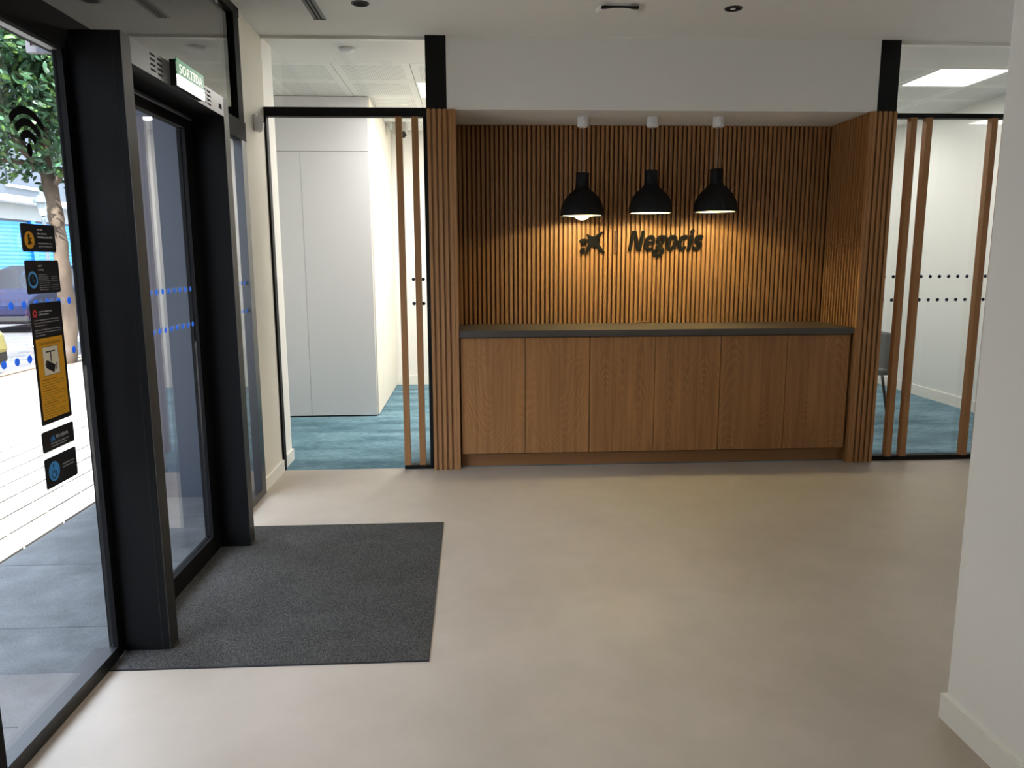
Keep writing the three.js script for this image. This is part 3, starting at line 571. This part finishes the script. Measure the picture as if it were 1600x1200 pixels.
// far building with blue shutters
{
  const g = thing('shop_building', 'pale building with bright blue roller shutters across the street', 'building', [-22, 0, -40]);
  const wallM = std({ color: 0x575c60, roughness: 0.9 }), blue = std({ color: 0x1273bd, roughness: 0.55 });
  box('wall', -28, -22.1, 0, 18, -62, -18, wallM, g);
  box('fascia', -22.1, -21.9, 3.55, 4.3, -62, -18, std({ color: 0x7c7e79, roughness: 0.9 }), g);
  box('canopy', -22.1, -21.2, 4.3, 4.6, -62, -18, std({ color: 0xb8b8b4, roughness: 0.8 }), g);
  // corrugated shutters: one ribbed sheet each
  const pts = []; for (let i = 0; i <= 36; i++) { const y = i * 0.0917; pts.push([0.02 + (i % 2) * 0.035, y]); }
  const s = new THREE.Shape(); s.moveTo(-0.05, 0); pts.forEach(([x, y]) => s.lineTo(x, y)); s.lineTo(-0.05, 3.3); s.closePath();
  const sg = new THREE.ExtrudeGeometry(s, { depth: 4.2, bevelEnabled: false });
  for (let i = 0; i < 8; i++) { const m = mesh('roller_shutter', sg, blue, g); m.position.set(-22.08, 0.15, -58 + i * 4.6).sub(g.position); box('shutter_post', -22.1, -21.93, 0.0, 3.55, -58.4 + i * 4.6, -58 + i * 4.6, blue, g); }
  const winM = std({ color: 0x454b50, roughness: 0.6 }), sillM = std({ color: 0xc9c9c4, roughness: 0.8 });
  for (let i = 0; i < 7; i++) for (let f = 0; f < 4; f++) { const z = -57 + i * 5.4, y = 5.2 + f * 3.2; const w = box('window', -22.12, -22.02, y, y + 1.9, z, z + 2.6, winM, g); box('sill', -22.1, -21.9, y - 0.12, y, z - 0.1, z + 2.7, sillM, w); }
  const h = thing('street_building', 'plain building across the street opposite the shop', 'building', [-22, 0, 3]);
  box('wall', -28, -22, 0, 18, -17.9, 26, std({ color: 0xa39a8c, roughness: 0.9 }), h);
  for (let i = 0; i < 7; i++) for (let f = 0; f < 5; f++) { const z = -16 + i * 5.6, y = 1 + f * 3.3; box('window', -22.02, -21.95, y, y + 1.9, z, z + 2.4, winM, h); }
}
// street lamp and bollard
{
  const t = thing('street_lamp', 'old style street lantern on a slim grey post', 'street lamp', [-15, -0.14, -27.9]);
  const m = std({ color: 0x5d6a70, roughness: 0.5, metalness: 0.3 });
  mesh('post', lathe([[0.16, 0], [0.16, 0.3], [0.09, 0.5], [0.07, 0.9], [0.06, 3.1], [0.09, 3.15], [0.03, 3.25]], 16), m, t);
  mesh('lantern_glass', lathe([[0.1, 3.25], [0.2, 3.72]], 8), std({ color: 0x9fa8a6, roughness: 0.3 }), t);
  mesh('lantern_roof', lathe([[0.3, 3.7], [0.28, 3.8], [0.14, 3.93], [0.06, 3.98], [0.05, 4.1], [0, 4.18]], 16), m, t);
  const b = thing('bollard', 'short dark bollard in front of the blue shutter', 'bollard', [-16.4, 0, -29.4]);
  mesh('post', lathe([[0.12, 0], [0.11, 0.1], [0.1, 0.75], [0.12, 0.8], [0.08, 0.92], [0, 0.95]], 16), std({ color: 0x4a5258, roughness: 0.6 }), b);
}
// hanging sign at the pillar
{
  const t = thing('hanging_sign', 'grey framed hanging sign with a beige arc outside, high beside the post', 'sign', [-2.25, 3.0, -4.6]);
  const m = std({ color: 0x4e4e54, roughness: 0.6 });
  box('panel', -2.44, -2.06, 2.69, 2.98, -4.605, -4.595, std({ color: 0x2c2724, roughness: 0.8 }), t);
  box('frame_bar', -2.465, -2.03, 2.655, 2.69, -4.62, -4.58, m, t); box('frame_bar', -2.465, -2.44, 2.69, 3.0, -4.62, -4.58, m, t); box('frame_bar', -2.06, -2.03, 2.69, 3.0, -4.62, -4.58, m, t);
  const a = mesh('arc', new THREE.TorusGeometry(0.2, 0.02, 10, 32, Math.PI / 2), std({ color: 0xb9a98c, roughness: 0.8 }), t); a.position.set(-2.45, 2.67, -4.59).sub(t.position);
}
// cars
function car(label, paint, at, turn, plate) {
  const t = thing('parked_car', label, 'car', at); t.rotation.y = turn;
  const body = phys({ color: paint, roughness: 0.6, specularIntensity: 0.35 }), dark = std({ color: 0x24282c, roughness: 0.7 }), gl = phys({ color: 0x10161c, roughness: 0.25, specularIntensity: 0.35 }), tyre = std({ color: 0x141414, roughness: 0.9 }), rim = std({ color: 0x9a9da0, roughness: 0.35, metalness: 0.7 }), lens = phys({ color: 0xe9ece8, roughness: 0.08, clearcoat: 1 });
  // local: front towards +x (0), length to -4.2, half width 0.87
  const lower = new THREE.Shape(); [[-0.06, 0.28], [0.0, 0.45], [-0.03, 0.62], [-0.12, 0.74], [-0.5, 0.88], [-1.15, 0.96], [-2.5, 0.98], [-3.95, 0.99], [-4.15, 0.9], [-4.2, 0.6], [-4.15, 0.28], [-3.74, 0.28]].forEach(([x, y], i) => (i ? lower.lineTo(x, y) : lower.moveTo(x, y)));
  lower.absarc(-3.38, 0.28, 0.36, Math.PI, 0, true); lower.lineTo(-1.16, 0.24); lower.absarc(-0.8, 0.28, 0.36, Math.PI, 0, true); lower.closePath();
  const ext = (s, w, b) => { const g = new THREE.ExtrudeGeometry(s, { depth: w - 2 * b, bevelEnabled: true, bevelSize: b * 0.7, bevelThickness: b, bevelSegments: 4, curveSegments: 14 }); g.translate(0, 0, -w / 2 + b); return g; };
  mesh('body', ext(lower, 1.74, 0.09), body, t);
  const cab = new THREE.Shape(); [[-1.0, 0.95], [-1.75, 1.42], [-2.2, 1.5], [-3.2, 1.48], [-3.75, 1.3], [-4.05, 0.98]].forEach(([x, y], i) => (i ? cab.lineTo(x, y) : cab.moveTo(x, y))); cab.closePath();
  mesh('cabin', ext(cab, 1.5, 0.08), gl, t);
  const roof = new THREE.Shape(); [[-1.72, 1.44], [-2.2, 1.53], [-3.2, 1.51], [-3.78, 1.33], [-3.7, 1.31], [-3.2, 1.46], [-2.2, 1.48]].forEach(([x, y], i) => (i ? roof.lineTo(x, y) : roof.moveTo(x, y))); roof.closePath();
  mesh('roof', ext(roof, 1.5, 0.04), body, t);
  for (const z of [-1, 1]) for (const x of [-0.8, -3.38]) {
    const w = mesh('wheel', lathe([[0.19, -0.1], [0.29, -0.1], [0.31, -0.07], [0.31, 0.07], [0.29, 0.1], [0.19, 0.1], [0.19, -0.1]], 28), tyre, t); w.rotation.x = Math.PI / 2; w.position.set(x, 0.31, z * 0.76);
    const r = mesh('rim', lathe([[0, 0.06], [0.05, 0.07], [0.17, 0.05], [0.2, 0.09]], 20), rim, w); if (z < 0) r.rotation.x = Math.PI;
    if (x > -1) { const l = mesh('headlight', new THREE.SphereGeometry(0.14, 20, 14), lens, t); l.scale.set(0.55, 0.7, 1.15); l.position.set(-0.14, 0.66, z * 0.64); }
    else { const l = mesh('tail_light', boxGeo(0.06, 0.22, 0.2, 0.02), std({ color: 0x8c1a1a, roughness: 0.3 }), t); l.position.set(-4.18, 0.72, z * 0.66); }
  }
  const bm = mesh('bumper', boxGeo(0.16, 0.26, 1.72, 0.06), dark, t); bm.position.set(-0.03, 0.38, 0);
  const gr = mesh('grille', boxGeo(0.04, 0.12, 0.8, 0.015), dark, t); gr.position.set(-0.03, 0.6, 0);
  if (plate) { const tex = canvasTex(256, 56, (x, w, h) => { x.fillStyle = '#eeeeea'; x.fillRect(0, 0, w, h); x.fillStyle = '#22262a'; x.font = 'bold 46px sans-serif'; x.textAlign = 'right'; x.textBaseline = 'middle'; x.fillText(plate, w - 14, h / 2 + 3); }); const p = mesh('number_plate', new THREE.BoxGeometry(0.52, 0.115, 0.01), std({ map: tex, roughness: 0.5 }), t); p.rotation.y = Math.PI / 2; p.position.set(0.055, 0.4, -0.36); }
  return t;
}
car('cream car nosed to the kerb at the left edge, dark bumper', 0x98925c, [-6.62, -0.14, -10.12], 0, 'Z');
car('dark blue car parked along the street behind the stickers', 0x0c1430, [-11.2, -0.14, -18.2], -Math.PI / 2);
// tree
{
  const t = thing('street_tree', 'leafy street tree with a bent grey brown trunk at the kerb', 'tree', [-6.17, -0.02, -11.75]);
  const bark = std({ map: dataTex(128, 256, (u, v) => { const c = 0.5 + (fbm(u, v, 8, 3, 4, 800) - 0.5) * 1.3; return mix3([50, 42, 35], [96, 84, 72], c); }), roughness: 1 });
  const P = (a) => a.map(([x, y, z]) => new THREE.Vector3(x, y, z).sub(t.position));
  function limb(name, pts, r0, r1, parent) {
    const c = new THREE.CatmullRomCurve3(P(pts)), n = 24, g = new THREE.TubeGeometry(c, n, 1, 12), p = g.attributes.position;
    for (let i = 0; i <= n; i++) { const o = c.getPointAt(i / n), r = (r0 + (r1 - r0) * (i / n)) * (1 + 0.08 * Math.sin(i * 1.9)); for (let j = 0; j <= 12; j++) { const k = i * 13 + j; p.setXYZ(k, o.x + (p.getX(k) - o.x) * r, o.y + (p.getY(k) - o.y) * r, o.z + (p.getZ(k) - o.z) * r); } }
    g.computeVertexNormals(); return mesh(name, g, bark, t);
  }
  limb('trunk', [[-6.17, -0.02, -11.75], [-6.15, 0.63, -11.85], [-6.22, 1.3, -11.95], [-6.26, 1.75, -12.02], [-6.38, 2.5, -12.17], [-6.5, 3.05, -12.25]], 0.12, 0.1);
  limb('branch', [[-6.46, 2.9, -12.22], [-6.75, 3.2, -12.2], [-7.0, 3.9, -12.1], [-7.2, 4.8, -12.0]], 0.075, 0.03);
  limb('branch', [[-6.48, 2.95, -12.24], [-6.45, 3.6, -12.3], [-6.2, 4.4, -12.4], [-6.0, 5.2, -12.5]], 0.075, 0.03);
  limb('branch', [[-6.45, 2.85, -12.22], [-6.9, 3.02, -12.3], [-7.3, 3.0, -12.0]], 0.06, 0.02);
  limb('branch', [[-6.4, 2.6, -12.2], [-6.1, 2.95, -12.1], [-5.9, 3.5, -11.8]], 0.05, 0.02);
  const ls = new THREE.Shape(); ls.moveTo(0, 0); ls.quadraticCurveTo(0.035, 0.04, 0.03, 0.085); ls.quadraticCurveTo(0.02, 0.125, 0, 0.15); ls.quadraticCurveTo(-0.02, 0.125, -0.03, 0.085); ls.quadraticCurveTo(-0.035, 0.04, 0, 0);
  const lg = new THREE.ShapeGeometry(ls, 3); { const p = lg.attributes.position; for (let i = 0; i < p.count; i++) p.setZ(i, Math.abs(p.getX(i)) * 0.5 - p.getY(i) * p.getY(i) * 1.6); lg.computeVertexNormals(); }
  const leafM = [0x2f5230, 0x24442b, 0x46652f, 0x3c6047].map((c) => phys({ color: c, roughness: 0.45, side: THREE.DoubleSide }));
  const ctr = new THREE.Vector3(-6.75, 4.45, -12.1), all = [];
  // leaves sit in tufts on twigs
  for (let k = 0; k < 900; k++) {
    const d = new THREE.Vector3(rr(-1, 1), rr(-1, 1), rr(-1, 1)); if (d.lengthSq() > 1) { k--; continue; }
    d.multiplyScalar(0.25 + 0.75 * Math.pow(rnd(), 0.4)); const c = ctr.clone().add(new THREE.Vector3(d.x * 2.1, d.y * 1.9, d.z * 2.1));
    if (c.y < 2.55) continue;
    const n = 9 + Math.floor(rnd() * 6), dir = new THREE.Vector3(rr(-1, 1), rr(-0.6, 0.4), rr(-1, 1)).normalize();
    for (let i = 0; i < n; i++) {
      const q = new THREE.Quaternion().setFromUnitVectors(new THREE.Vector3(0, 1, 0), new THREE.Vector3(dir.x + rr(-0.9, 0.9), dir.y + rr(-0.9, 0.5), dir.z + rr(-0.9, 0.9)).normalize()).multiply(new THREE.Quaternion().setFromAxisAngle(new THREE.Vector3(0, 1, 0), rr(0, 6.3)));
      all.push({ p: c.clone().add(new THREE.Vector3(rr(-0.16, 0.16), rr(-0.16, 0.16), rr(-0.16, 0.16))), q, s: rr(0.75, 1.25), m: Math.floor(rnd() * 4) });
    }
  }
  const eye = new THREE.Vector3(0, 1.5, 0), seen = (l) => { const f = l.p.x / l.p.z; return f > 0.47 && f < 0.66 && l.p.y < 5.2; };
  all.sort((a, b) => (seen(b) - seen(a)) || a.p.distanceTo(eye) - b.p.distanceTo(eye));
  all.slice(0, 300).forEach((l) => { const m = mesh('leaf', lg, leafM[l.m], t); m.position.copy(l.p).sub(t.position); m.quaternion.copy(l.q); m.scale.setScalar(l.s); });
  const rest = all.slice(300), im = new THREE.InstancedMesh(lg, phys({ color: 0xffffff, roughness: 0.45, side: THREE.DoubleSide }), rest.length), mx = new THREE.Matrix4();
  rest.forEach((l, i) => { im.setMatrixAt(i, mx.compose(l.p.clone().sub(t.position), l.q, new THREE.Vector3(l.s, l.s, l.s))); im.setColorAt(i, leafM[l.m].color); });
  im.name = 'foliage'; im.userData.kind = 'stuff'; im.castShadow = im.receiveShadow = true; t.add(im);
}

renderer.render(scene, camera);
